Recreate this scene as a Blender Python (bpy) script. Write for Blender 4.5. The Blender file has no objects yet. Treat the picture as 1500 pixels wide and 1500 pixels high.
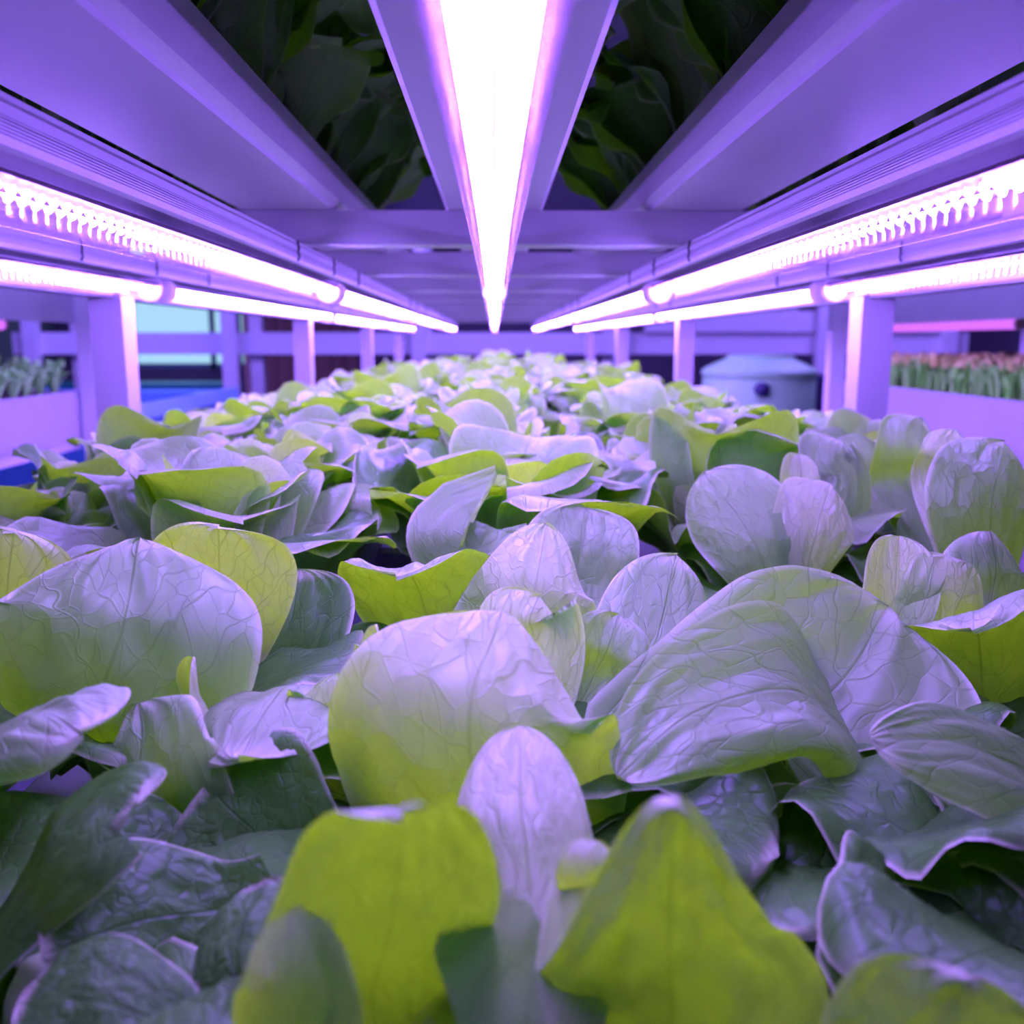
import bpy, math, random
import numpy as np
from mathutils import Vector, Matrix, noise

# ------------------------------------------------------------------ camera, world, exposure
# Units are metres. y runs along the growing rack, z = 0 is the floor.
CZ = 1.25                                   # height of the lens above the floor
F_PX = 1400.0                               # focal length for a 1500 px frame
PITCH = math.atan(250.0 / F_PX)
YAW = math.atan(25.0 / F_PX)
scene = bpy.context.scene
col = scene.collection
cam_d = bpy.data.cameras.new('camera')
cam_d.sensor_width = 36.0
cam_d.lens = 36.0 * F_PX / 1500.0
cam_d.clip_start = 0.01
cam_d.dof.use_dof = True
cam_d.dof.focus_distance = 0.50
cam_d.dof.aperture_fstop = 9.0
cam = bpy.data.objects.new('camera', cam_d)
cam.location = (0, 0, CZ)
cam.rotation_euler = (math.pi / 2 - PITCH, 0, -YAW)
col.objects.link(cam)
scene.camera = cam

world = bpy.data.worlds.new('world')
scene.world = world
world.use_nodes = True
world.node_tree.nodes['Background'].inputs[0].default_value = (0.30, 0.22, 0.9, 1)
world.node_tree.nodes['Background'].inputs[1].default_value = 0.05

scene.view_settings.view_transform = 'Standard'
scene.view_settings.look = 'None'
scene.view_settings.gamma = 1.0
scene.view_settings.use_curve_mapping = False
scene.view_settings.exposure = 0.0
cy = scene.cycles
cy.adaptive_threshold = 0.025
cy.max_bounces = 6; cy.diffuse_bounces = 3; cy.glossy_bounces = 2; cy.transmission_bounces = 3; cy.transparent_max_bounces = 6
cy.caustics_reflective = False; cy.caustics_refractive = False

LED_COL = (0.31, 0.145, 1.0)                 # purple grow light
LED_POWER = 208.0
ROOM_COL = (0.27, 0.15, 1.0)                # purple of the added ceiling fill panels
PANELS = [(-0.68, 1.7, 38), (0.68, 1.7, 38), (-0.75, 3.9, 30), (0.75, 3.9, 30), (-2.5, 5.5, 62), (0.0, 5.7, 62), (2.5, 5.5, 62)]  # added fill lamps that brighten the background racks and aisles
for px_, py_, pw_ in PANELS:
    ld = bpy.data.lights.new('added_fill_light', 'AREA')
    ld.shape = 'RECTANGLE'; ld.size = 0.4; ld.size_y = 1.2
    ld.energy = pw_; ld.color = ROOM_COL
    lo = bpy.data.objects.new('added_fill_light', ld)
    lo.location = (px_, py_, CZ + 1.38)
    col.objects.link(lo)

# ------------------------------------------------------------------ helpers
R = random.Random(7)

def sstep(x):
    x = np.clip(x, 0, 1)
    return x * x * (3 - 2 * x)

def prj(px, py, Y):
    """point at distance Y along the rack that the lens sees at this place of the frame"""
    x = (px - 750) / F_PX; yv = (750 - py) / F_PX
    d = Vector((x, 1, yv))
    c, s = math.cos(PITCH), math.sin(PITCH)
    d = Vector((d.x, d.y * c + d.z * s, -d.y * s + d.z * c))
    c, s = math.cos(YAW), math.sin(YAW)
    d = Vector((d.x * c + d.y * s, -d.x * s + d.y * c, d.z))
    return d * (Y / d.y)

class MB:
    def __init__(self):
        self.v = []; self.f = []
    def add(self, vs, fs):
        n = len(self.v)
        self.v += [tuple(p) for p in vs]
        self.f += [tuple(i + n for i in f) for f in fs]
        return self
    def box(self, x0, x1, y0, y1, z0, z1):
        return self.add([(x0, y0, z0), (x1, y0, z0), (x1, y1, z0), (x0, y1, z0),
                         (x0, y0, z1), (x1, y0, z1), (x1, y1, z1), (x0, y1, z1)],
                        [(3, 2, 1, 0), (4, 5, 6, 7), (0, 1, 5, 4), (1, 2, 6, 5), (2, 3, 7, 6), (3, 0, 4, 7)])
    def rbox(self, x0, x1, y0, y1, z0, z1, b=0.003):
        """box with chamfered vertical-plane edges along y"""
        p = [(x0 + b, z0), (x1 - b, z0), (x1, z0 + b), (x1, z1 - b), (x1 - b, z1), (x0 + b, z1), (x0, z1 - b), (x0, z0 + b)]
        return self.extrude_y(p, y0, y1)
    def extrude_y(self, prof, y0, y1, caps=True, closed=True):
        n = len(prof)
        vs = [(x, y0, z) for x, z in prof] + [(x, y1, z) for x, z in prof]
        fs = []
        for i in range(n if closed else n - 1):
            j = (i + 1) % n
            fs.append((j, i, i + n, j + n)[::-1])
        if caps and closed:
            fs.append(tuple(range(n))); fs.append(tuple(range(2 * n - 1, n - 1, -1)))
        return self.add(vs, fs)
    def lathe(self, prof, n=32, cx=0, cy=0):
        vs = []; fs = []
        for r, z in prof:
            for i in range(n):
                a = 2 * math.pi * i / n
                vs.append((cx + r * math.cos(a), cy + r * math.sin(a), z))
        for k in range(len(prof) - 1):
            for i in range(n):
                j = (i + 1) % n
                fs.append((k * n + i, k * n + j, (k + 1) * n + j, (k + 1) * n + i))
        fs.append(tuple(range(n))[::-1]); fs.append(tuple(range((len(prof) - 1) * n, len(prof) * n)))
        return self.add(vs, fs)
    def tube(self, pts, r, n=8):
        pts = [Vector(p) for p in pts]
        vs = []; fs = []
        for k, p in enumerate(pts):
            t = (pts[min(k + 1, len(pts) - 1)] - pts[max(k - 1, 0)]).normalized()
            a = t.cross(Vector((0, 0, 1)))
            if a.length < 1e-3: a = t.cross(Vector((1, 0, 0)))
            a.normalize(); b = t.cross(a)
            for i in range(n):
                w = 2 * math.pi * i / n
                vs.append(p + (a * math.cos(w) + b * math.sin(w)) * r)
        for k in range(len(pts) - 1):
            for i in range(n):
                j = (i + 1) % n
                fs.append((k * n + i, k * n + j, (k + 1) * n + j, (k + 1) * n + i))
        fs.append(tuple(range(n))[::-1]); fs.append(tuple(range((len(pts) - 1) * n, len(pts) * n)))
        return self.add(vs, fs)
    def mesh(self, name, mat, smooth=False):
        me = bpy.data.meshes.new(name)
        me.from_pydata(self.v, [], self.f)
        me.materials.append(mat)
        if smooth:
            me.polygons.foreach_set('use_smooth', [True] * len(me.polygons))
        me.update()
        return me
    def build(self, name, mat, parent=None, smooth=False):
        return link(name, self.mesh(name, mat, smooth), parent)

def link(name, data, parent=None, loc=None, mat4=None):
    o = bpy.data.objects.new(name, data)
    col.objects.link(o)
    if parent is not None: o.parent = parent
    if loc is not None: o.location = loc
    if mat4 is not None: o.matrix_local = mat4
    return o

def tag(o, label, cat, group=None, kind=None):
    o['label'] = label; o['category'] = cat
    if group: o['group'] = group
    if kind: o['kind'] = kind
    return o

def thing(name, label, cat, loc=(0, 0, 0), group=None):
    o = link(name, None, loc=loc)
    o.empty_display_size = 0.02
    return tag(o, label, cat, group)

def struct(name, mb, mat):
    o = mb.build(name, mat); o['kind'] = 'structure'
    return o

# ------------------------------------------------------------------ materials
def new_mat(name):
    m = bpy.data.materials.new(name); m.use_nodes = True
    nt = m.node_tree
    for n in list(nt.nodes): nt.nodes.remove(n)
    out = nt.nodes.new('ShaderNodeOutputMaterial')
    return m, nt, out

def pbr(name, colr, rough=0.5, metal=0.0, spec=0.5, noise_amt=0.06, noise_scale=12.0, bump=0.0, bump_scale=60.0):
    m, nt, out = new_mat(name)
    b = nt.nodes.new('ShaderNodeBsdfPrincipled')
    b.inputs['Roughness'].default_value = rough
    b.inputs['Metallic'].default_value = metal
    b.inputs['Specular IOR Level'].default_value = spec
    tc = nt.nodes.new('ShaderNodeTexCoord')
    nz = nt.nodes.new('ShaderNodeTexNoise')
    nz.inputs['Scale'].default_value = noise_scale; nz.inputs['Detail'].default_value = 4
    nt.links.new(tc.outputs['Object'], nz.inputs['Vector'])
    mx = nt.nodes.new('ShaderNodeMix'); mx.data_type = 'RGBA'
    mx.inputs[6].default_value = tuple(c * (1 - noise_amt) for c in colr) + (1,)
    mx.inputs[7].default_value = tuple(min(1, c * (1 + noise_amt)) for c in colr) + (1,)
    nt.links.new(nz.outputs['Fac'], mx.inputs[0])
    nt.links.new(mx.outputs[2], b.inputs['Base Color'])
    if bump:
        n2 = nt.nodes.new('ShaderNodeTexNoise'); n2.inputs['Scale'].default_value = bump_scale
        nt.links.new(tc.outputs['Object'], n2.inputs['Vector'])
        bp = nt.nodes.new('ShaderNodeBump'); bp.inputs['Strength'].default_value = bump; bp.inputs['Distance'].default_value = 0.002
        nt.links.new(n2.outputs['Fac'], bp.inputs['Height']); nt.links.new(bp.outputs['Normal'], b.inputs['Normal'])
    nt.links.new(b.outputs[0], out.inputs[0])
    return m

def emit(name, colr, strength):
    m, nt, out = new_mat(name)
    e = nt.nodes.new('ShaderNodeEmission')
    e.inputs[0].default_value = tuple(colr) + (1,); e.inputs[1].default_value = strength
    nt.links.new(e.outputs[0], out.inputs[0])
    return m

def cover_mat(name, tint, scatter):
    m, nt, out = new_mat(name)
    tr = nt.nodes.new('ShaderNodeBsdfTransparent'); tr.inputs[0].default_value = (0.97, 0.93, 1, 1)
    tl = nt.nodes.new('ShaderNodeBsdfTranslucent'); tl.inputs[0].default_value = tint + (1,)
    df = nt.nodes.new('ShaderNodeBsdfDiffuse'); df.inputs[0].default_value = tint + (1,)
    gl = nt.nodes.new('ShaderNodeBsdfGlossy'); gl.inputs['Roughness'].default_value = 0.12
    a = nt.nodes.new('ShaderNodeMixShader'); a.inputs[0].default_value = 0.5
    nt.links.new(tl.outputs[0], a.inputs[1]); nt.links.new(df.outputs[0], a.inputs[2])
    b = nt.nodes.new('ShaderNodeMixShader'); b.inputs[0].default_value = scatter
    nt.links.new(tr.outputs[0], b.inputs[1]); nt.links.new(a.outputs[0], b.inputs[2])
    lw = nt.nodes.new('ShaderNodeLayerWeight'); lw.inputs[0].default_value = 0.25
    ml = nt.nodes.new('ShaderNodeMath'); ml.operation = 'MULTIPLY'; ml.inputs[1].default_value = 0.35
    nt.links.new(lw.outputs['Facing'], ml.inputs[0])
    c = nt.nodes.new('ShaderNodeMixShader')
    nt.links.new(ml.outputs[0], c.inputs[0]); nt.links.new(b.outputs[0], c.inputs[1]); nt.links.new(gl.outputs[0], c.inputs[2])
    nt.links.new(c.outputs[0], out.inputs[0])
    return m

def leaf_mat(name, base_a, base_b, trans, mixf=0.36, rough=0.40, spec=0.5, coat=0.25):
    """lettuce blade: puffed between a net of veins, glossy, lets yellow-green light through"""
    m, nt, out = new_mat(name)
    N = nt.nodes.new; Lk = nt.links.new
    def math_(op, a, b=None, c=None):
        n = N('ShaderNodeMath'); n.operation = op
        for i, x in enumerate((a, b, c)):
            if x is None: continue
            if isinstance(x, (int, float)): n.inputs[i].default_value = x
            else: Lk(x, n.inputs[i])
        return n.outputs[0]
    uv = N('ShaderNodeUVMap'); uv.uv_map = 'UVMap'
    sep = N('ShaderNodeSeparateXYZ'); Lk(uv.outputs[0], sep.inputs[0])
    oi = N('ShaderNodeObjectInfo')
    nz = N('ShaderNodeTexNoise'); nz.inputs['Scale'].default_value = 7.0; nz.inputs['Detail'].default_value = 1
    va = N('ShaderNodeVectorMath'); va.operation = 'ADD'; Lk(uv.outputs[0], va.inputs[0]); Lk(math_('MULTIPLY', oi.outputs['Random'], 40.0), va.inputs[1])
    Lk(va.outputs[0], nz.inputs['Vector'])
    nzc = math_('SUBTRACT', nz.outputs['Fac'], 0.5)
    au = math_('ABSOLUTE', math_('SUBTRACT', sep.outputs[0], 0.5))           # 0 midrib .. 0.5 edge
    v = sep.outputs[1]
    # midrib, thinner toward the tip
    mw = math_('MULTIPLY_ADD', v, -0.014, 0.020)
    mid = math_('SUBTRACT', 1.0, math_('SMOOTH_MIN', math_('DIVIDE', au, mw), 1.0, 0.3))
    mid = math_('MAXIMUM', mid, 0.0)
    # side veins sweeping up and outward
    ph = math_('ADD', math_('MULTIPLY', v, 6.0), math_('MULTIPLY', au, -5.5))
    ph = math_('ADD', ph, math_('MULTIPLY', nzc, 1.5))
    fr = math_('ABSOLUTE', math_('SUBTRACT', math_('FRACT', ph), 0.5))
    side = math_('SUBTRACT', 1.0, math_('MINIMUM', math_('DIVIDE', fr, 0.04), 1.0))
    # fine net
    cx = N('ShaderNodeCombineXYZ')
    Lk(math_('ADD', math_('MULTIPLY', sep.outputs[0], 1.0), math_('MULTIPLY', nzc, 0.12)), cx.inputs[0])
    Lk(math_('ADD', v, math_('MULTIPLY', nzc, 0.12)), cx.inputs[1])
    vo = N('ShaderNodeTexVoronoi'); vo.feature = 'DISTANCE_TO_EDGE'; vo.inputs['Scale'].default_value = 11.0
    Lk(cx.outputs[0], vo.inputs['Vector'])
    net = math_('SUBTRACT', 1.0, math_('MINIMUM', math_('DIVIDE', vo.outputs['Distance'], 0.035), 1.0))
    puff = math_('MINIMUM', vo.outputs['Distance'], 0.25)
    veins = math_('MAXIMUM', math_('MAXIMUM', mid, math_('MULTIPLY', side, 0.75)), math_('MULTIPLY', net, 0.4))
    h = math_('ADD', math_('MULTIPLY', puff, 0.7), math_('MULTIPLY', veins, -0.30))
    h = math_('ADD', h, math_('MULTIPLY', nz.outputs['Fac'], 1.2))
    bp = N('ShaderNodeBump'); bp.inputs['Strength'].default_value = 0.60; bp.inputs['Distance'].default_value = 0.0022
    Lk(h, bp.inputs['Height'])
    cr = N('ShaderNodeMix'); cr.data_type = 'RGBA'
    cr.inputs[6].default_value = base_a + (1,); cr.inputs[7].default_value = base_b + (1,)
    t = math_('ADD', math_('MULTIPLY', oi.outputs['Random'], 0.6), math_('MULTIPLY', nz.outputs['Fac'], 0.5))
    Lk(t, cr.inputs[0])
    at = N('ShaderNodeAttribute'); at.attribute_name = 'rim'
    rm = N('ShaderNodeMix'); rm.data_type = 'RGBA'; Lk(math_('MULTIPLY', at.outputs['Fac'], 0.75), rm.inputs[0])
    Lk(cr.outputs[2], rm.inputs[6]); rm.inputs[7].default_value = (0.62, 0.72, 0.42, 1)  # pale margin paints a bright edge highlight on the blade
    dk = N('ShaderNodeMix'); dk.data_type = 'RGBA'; dk.blend_type = 'MULTIPLY'
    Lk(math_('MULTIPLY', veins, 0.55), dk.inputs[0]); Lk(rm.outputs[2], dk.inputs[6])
    dk.inputs[7].default_value = (0.55, 0.72, 0.35, 1)
    b = N('ShaderNodeBsdfPrincipled')
    b.inputs['Roughness'].default_value = rough; b.inputs['Specular IOR Level'].default_value = spec
    b.inputs['Coat Weight'].default_value = coat; b.inputs['Coat Roughness'].default_value = 0.5
    Lk(bp.outputs[0], b.inputs['Coat Normal'])
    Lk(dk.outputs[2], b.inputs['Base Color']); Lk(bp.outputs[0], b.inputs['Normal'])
    tl = N('ShaderNodeBsdfTranslucent'); Lk(bp.outputs[0], tl.inputs['Normal'])
    tk = N('ShaderNodeMix'); tk.data_type = 'RGBA'; tk.blend_type = 'MULTIPLY'
    Lk(math_('MULTIPLY', veins, 0.5), tk.inputs[0]); tk.inputs[6].default_value = trans + (1,)
    tk.inputs[7].default_value = (0.6, 0.6, 0.5, 1)
    Lk(tk.outputs[2], tl.inputs[0])
    ms = N('ShaderNodeMixShader'); ms.inputs[0].default_value = mixf
    Lk(b.outputs[0], ms.inputs[1]); Lk(tl.outputs[0], ms.inputs[2])
    Lk(ms.outputs[0], out.inputs[0])
    return m

M = {}
M['white'] = pbr('white_coated_metal', (0.33, 0.33, 0.35), 0.32, 0, 0.5, 0.05, 5)
M['gutter'] = pbr('white_channel_plastic', (0.46, 0.46, 0.48), 0.45, 0, 0.22, 0.07, 3)
M['rackwhite'] = pbr('white_painted_steel', (0.70, 0.70, 0.72), 0.5)
M['traywhite'] = pbr('white_tray_plastic', (0.40, 0.40, 0.42), 0.5)
M['rail'] = pbr('anodised_rail', (0.38, 0.37, 0.41), 0.38, 0.35, 0.5, 0.05, 9)
M['cap'] = pbr('pink_tinted_end_cap', (0.85, 0.72, 0.86), 0.35)
M['dark'] = pbr('black_wire', (0.03, 0.03, 0.04), 0.5)
M['floor'] = pbr('dark_floor', (0.10, 0.10, 0.12), 0.5, noise_amt=0.2)
M['wall'] = pbr('room_wall', (0.18, 0.17, 0.22), 0.7)
M['roomceil'] = pbr('room_ceiling', (0.25, 0.25, 0.27), 0.8)
M['led'] = emit('led_light', LED_COL, LED_POWER)
M['bead'] = emit('led_bead_light', LED_COL, LED_POWER * 3.0)
M['dimled'] = emit('far_led_light', (0.62, 0.14, 0.95), 1.3)
M['cover'] = cover_mat('clear_tube_cover', (0.98, 0.45, 0.80), 0.015)
M['board'] = pbr('led_board_face', (0.012, 0.005, 0.010), 0.6, spec=0.1)
M['panel'] = emit('fill_panel_glow', ROOM_COL, 3.0)  # glowing face of the added fill panels
M['panel'].cycles.emission_sampling = 'NONE'
M['blue'] = pbr('blue_laminate', (0.10, 0.35, 0.75), 0.35)
M['lightblue'] = pbr('light_blue_edge', (0.35, 0.70, 0.95), 0.4)
M['deepblue'] = pbr('deep_blue_mat', (0.02, 0.14, 0.55), 0.5)
M['teal'] = pbr('teal_cabinet', (0.05, 0.50, 0.55), 0.45)
M['green'] = pbr('green_strip', (0.15, 0.65, 0.45), 0.5)
M['brown'] = pbr('brown_curtain', (0.30, 0.18, 0.14), 0.9)
M['tan'] = pbr('tan_curtain_edge', (0.62, 0.42, 0.38), 0.9)
M['tank'] = pbr('pale_tank_plastic', (0.42, 0.85, 0.42), 0.5)
M['tankdark'] = pbr('dark_tank_port', (0.04, 0.05, 0.14), 0.4)
M['equip'] = pbr('dark_equipment', (0.06, 0.06, 0.13), 0.5)
M['pane'] = emit('daylit_window_pane', (0.42, 0.72, 0.98), 1.0)
M['frame'] = pbr('window_frame', (0.25, 0.42, 0.45), 0.5)
M['micro'] = pbr('microgreen', (0.28, 0.75, 0.12), 0.7, noise_amt=0.4, noise_scale=30)
M['microtop'] = pbr('microgreen_top', (0.95, 0.95, 0.30), 0.7, noise_amt=0.2, noise_scale=30)
M['cream'] = pbr('cream_sprout', (0.9, 0.75, 0.6), 0.7)
M['soil'] = pbr('dark_soil', (0.05, 0.04, 0.04), 0.9)
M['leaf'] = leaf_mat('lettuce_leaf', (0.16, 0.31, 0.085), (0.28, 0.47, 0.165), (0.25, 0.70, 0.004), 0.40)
M['leafdeep'] = leaf_mat('lettuce_outer_shaded_leaf', (0.045, 0.155, 0.020), (0.08, 0.235, 0.040), (0.14, 0.46, 0.004), 0.24, 0.36, 0.24, 0.04)  # older leaves' darker green, deepened further to paint shade low in the bed
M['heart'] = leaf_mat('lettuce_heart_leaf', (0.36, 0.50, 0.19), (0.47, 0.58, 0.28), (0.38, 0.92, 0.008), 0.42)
M['stem'] = pbr('pale_stem', (0.55, 0.68, 0.35), 0.5)

# ------------------------------------------------------------------ room shell
FZ = -CZ                                    # build relative to the lens; everything is raised by CZ at the end
struct('floor', MB().box(-4, 4, -2.5, 9.5, FZ - 0.1, FZ), M['floor'])
struct('ceiling', MB().box(-4, 4, -2.5, 9.5, 1.5, 1.6), M['roomceil'])
struct('wall_left', MB().box(-4.1, -4, -2.5, 9.5, FZ, 1.5), M['wall'])
struct('wall_right', MB().box(4, 4.1, -2.5, 9.5, FZ, 1.5), M['wall'])
struct('wall_front', MB().box(-4, 4, -2.6, -2.5, FZ, 1.5), M['wall'])
wb = MB()
WX0, WX1, WZ0, WZ1 = -3.6, -2.15, -0.25, 1.0
wb.box(-4, WX0, 9, 9.1, FZ, 1.5); wb.box(WX1, 4, 9, 9.1, FZ, 1.5)
wb.box(WX0, WX1, 9, 9.1, FZ, WZ0); wb.box(WX0, WX1, 9, 9.1, WZ1, 1.5)
struct('wall_back', wb, M['wall'])
win = link('window_1', None); win['kind'] = 'structure'
fr = MB()
fr.box(WX0, WX1, 8.98, 9.06, WZ0, WZ0 + 0.05); fr.box(WX0, WX1, 8.98, 9.06, WZ1 - 0.05, WZ1)
xs = [WX0, -3.35, -2.62, -2.38, WX1 - 0.04]
for x in xs: fr.box(x, x + 0.045, 8.98, 9.06, WZ0, WZ1)
fr.build('window_frame', M['frame'], win)
for a, b in zip(xs[:-1], xs[1:]):
    MB().box(a + 0.045, b, 9.02, 9.03, WZ0 + 0.05, WZ1 - 0.05).build('pane', M['pane'], win)

PLAB = ['above the aisle on the window side, nearer the open end', 'above the aisle on the tank side, nearer the open end', 'above the aisle on the window side, farther in', 'above the aisle on the tank side, farther in',
        'above the blue work bench', 'in front of the crosswise rack', 'above the dark control unit']
for (px_, py_, pw_), pl_ in zip(PANELS, PLAB):
    t = thing('added_fill_panel', 'added purple fill panel ' + pl_, 'lamp', (px_, py_, 1.5), 'added ceiling fill panels')
    MB().box(-0.22, 0.22, -0.62, 0.62, -0.06, 0).build('housing', M['white'], t)
    MB().box(-0.20, 0.20, -0.60, 0.60, -0.066, -0.061).build('diffuser', M['panel'], t)

# ------------------------------------------------------------------ the growing rack
PX = 0.455                                  # inner face of the posts
END = 4.95
rack = thing('growing_rack', 'white metal growing rack of square posts and beams around the lettuce bed', 'rack', (0, 0, FZ))
def rbuild(mb, name, mat=None):
    o = mb.build(name, mat or M['white'], rack); o.location = (0, 0, -FZ)
    return o
POST_Y = [-0.06, 1.20, 2.40, 3.60, 4.80]
for sx in (-1, 1):
    for y in POST_Y:
        a, b = sorted((sx * PX, sx * (PX + 0.04)))
        p = MB().rbox(a, b, y, y + 0.042, FZ, 0.60, 0.004)
        rbuild(p, 'post')
    a, b = sorted((sx * (PX + 0.006), sx * (PX + 0.038)))
    rbuild(MB().rbox(a, b, -0.1, END, 0.052, 0.092, 0.003), 'side_beam')
    rbuild(MB().rbox(a, b, -0.1, END, -0.34, -0.30, 0.003), 'side_beam')
rbuild(MB().box(-PX - 0.04, PX + 0.04, -0.1, END, 0.60, 0.615), 'added_shade_cover', M['equip'])  # added cover, blocks ceiling light so the upper tier stays dark
y = 0.96
while y < END:
    rbuild(MB().box(-PX - 0.04, PX + 0.04, y, y + 0.04, 0.0925, 0.1245), 'cross_beam')
    y += 0.44
for y in (0.2, 1.24, 2.44, 3.64, 4.74):
    rbuild(MB().box(-PX - 0.04, PX + 0.04, y, y + 0.04, -0.316, -0.2765), 'cross_beam')

# growing channels: the bed below the lens and the tier above it
GX = [-0.4, -0.2, 0.0, 0.2, 0.4]
ROWNAME = ['outer channel on the window side', 'inner channel on the window side', 'middle channel', 'inner channel on the tank side', 'outer channel on the tank side']
def gutter_prof(cx, z0, h=0.045, w=0.05):
    return [(cx - w + .006, z0), (cx + w - .006, z0), (cx + w - .006, z0 + .004), (cx + w, z0 + .009), (cx + w, z0 + h - .004), (cx + w - .004, z0 + h),
            (cx - w + .004, z0 + h), (cx - w, z0 + h - .004), (cx - w, z0 + .009), (cx - w + .006, z0 + .004)]
GTOP = -0.23
UP_BOT = 0.125
for i, x in enumerate(GX):
    o = MB().extrude_y(gutter_prof(0, 0), -0.08, END).build('growing_channel', M['gutter'])
    o.location = (x, 0, GTOP - 0.0455)
    tag(o, 'white growing channel of the lettuce bed, %s' % ROWNAME[i], 'channel')
    o = MB().extrude_y(gutter_prof(0, 0), -0.08, END).build('growing_channel', M['gutter'])
    o.location = (x - (0.004 if x == 0.2 else 0), 0, UP_BOT)
    tag(o, 'white channel overhead in the tier above, %s' % ROWNAME[i], 'channel')

# ------------------------------------------------------------------ lamps
TZ = 0.060; TR = 0.0135
def rail_prof():
    half = [(0.0, 0.0), (0.013, 0.0), (0.0155, 0.0015), (0.0155, 0.004), (0.0145, 0.0045), (0.0145, 0.0055)]
    z = 0.0055
    for k in range(5):
        half += [(0.0158, z + 0.0003), (0.0158, z + 0.0009), (0.0147, z + 0.0011), (0.0147, z + 0.0014)]
        z += 0.0014
    half += [(0.0152, z + 0.0002), (0.0152, 0.0165), (0.0138, 0.0170), (0.0138, 0.0178), (0.016, 0.0182), (0.016, 0.0205), (0.0, 0.0205)]
    right = half[1:-1]
    return [(x, z) for x, z in right] + [(-x, z) for x, z in reversed(right)]
RP = rail_prof()
ROWLAB = ['outer row on the window side', 'inner row on the window side', 'middle row', 'inner row on the tank side', 'outer row on the tank side']
hook_mesh = MB().tube([(0.0175, 0, 0.021), (0.0185, 0.001, 0.014), (0.0175, 0.002, 0.010), (0.0187, 0.001, 0.006), (0.0172, 0, 0.002)], 0.0011, 6).mesh('hook', M['dark'], True)
for i, x in enumerate(GX):
    t = thing('lamp_rail', 'ribbed aluminium rail above the lamps, %s' % ROWLAB[i], 'rail', (x, 0, 0.0715))
    MB().extrude_y(RP, -0.08, END - 0.05).build('ribbed_profile', M['rail'], t)
    s = 1 if x <= 0 else -1
    for y in (0.92, 1.12, 1.32, 2.12, 2.3, 2.6, 3.4, 3.7, 4.4):
        h = link('hook', hook_mesh, t, (0, y, 0)); h.scale = (s, 1, 1)

# one LED bead: a small dome looking along -z
bm_ = MB()
rr = 0.0020
pr = [(rr, 0.0), (rr * 0.9, -0.0012), (rr * 0.5, -0.0022), (0.0006, -0.0026)]
bm_.lathe(pr, 8)
bead_mesh = bm_.mesh('led', M['bead'], True)
def strip_mesh(y0, y1, seg=10):
    mb = MB(); w = 0.004
    for k in range(seg):
        a = y0 + (y1 - y0) * k / seg; b = y0 + (y1 - y0) * (k + 1) / seg
        mb.add([(-w, a, 0), (w, a, 0), (w, b, 0), (-w, b, 0), (-w, a, -0.0012), (w, a, -0.0012), (w, b, -0.0012), (-w, b, -0.0012)],
               [(7, 6, 5, 4), (0, 1, 2, 3), (4, 5, 1, 0), (6, 7, 3, 2), (5, 6, 2, 1), (7, 4, 0, 3)])
    return mb.mesh('led_strip', M['led'])
def cover_mesh(L):
    n = 22; vs = []; fs = []
    for y in (0.012, L - 0.012):
        for k in range(n + 1):
            a = math.radians(-215 + 250 * k / n)
            vs.append((TR * math.cos(a), y, TR * math.sin(a)))
    for k in range(n): fs.append((k, k + 1, k + n + 2, k + n + 1))
    mb = MB(); mb.add(vs, fs)
    return mb.mesh('tube_cover', M['cover'], True)
def cap_mesh():
    mb = MB(); n = 20
    prof = [(0.0, 0.0), (0.0115, 0.0), (0.0142, 0.003), (0.0142, 0.014), (0.0137, 0.014), (0.0, 0.0139)]
    vs = []; fs = []
    for r, y in prof:
        for k in range(n):
            a = 2 * math.pi * k / n
            vs.append((r * math.cos(a), y, r * math.sin(a)))
    for j in range(len(prof) - 1):
        for k in range(n):
            k2 = (k + 1) % n
            fs.append((j * n + k, (j + 1) * n + k, (j + 1) * n + k2, j * n + k2))
    mb.add(vs, fs)
    return mb.mesh('end_cap', M['cap'], True)
LT = 1.17
cov = cover_mesh(LT); cap = cap_mesh(); full_strip = strip_mesh(0.02, LT - 0.02)
board = MB().box(-0.0122, 0.0122, 0.014, LT - 0.014, 0.0035, 0.0055).mesh('led_board', M['board'])
V_ANG = math.radians(28)
ORD = ['first', 'second', 'third', 'last']
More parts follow.
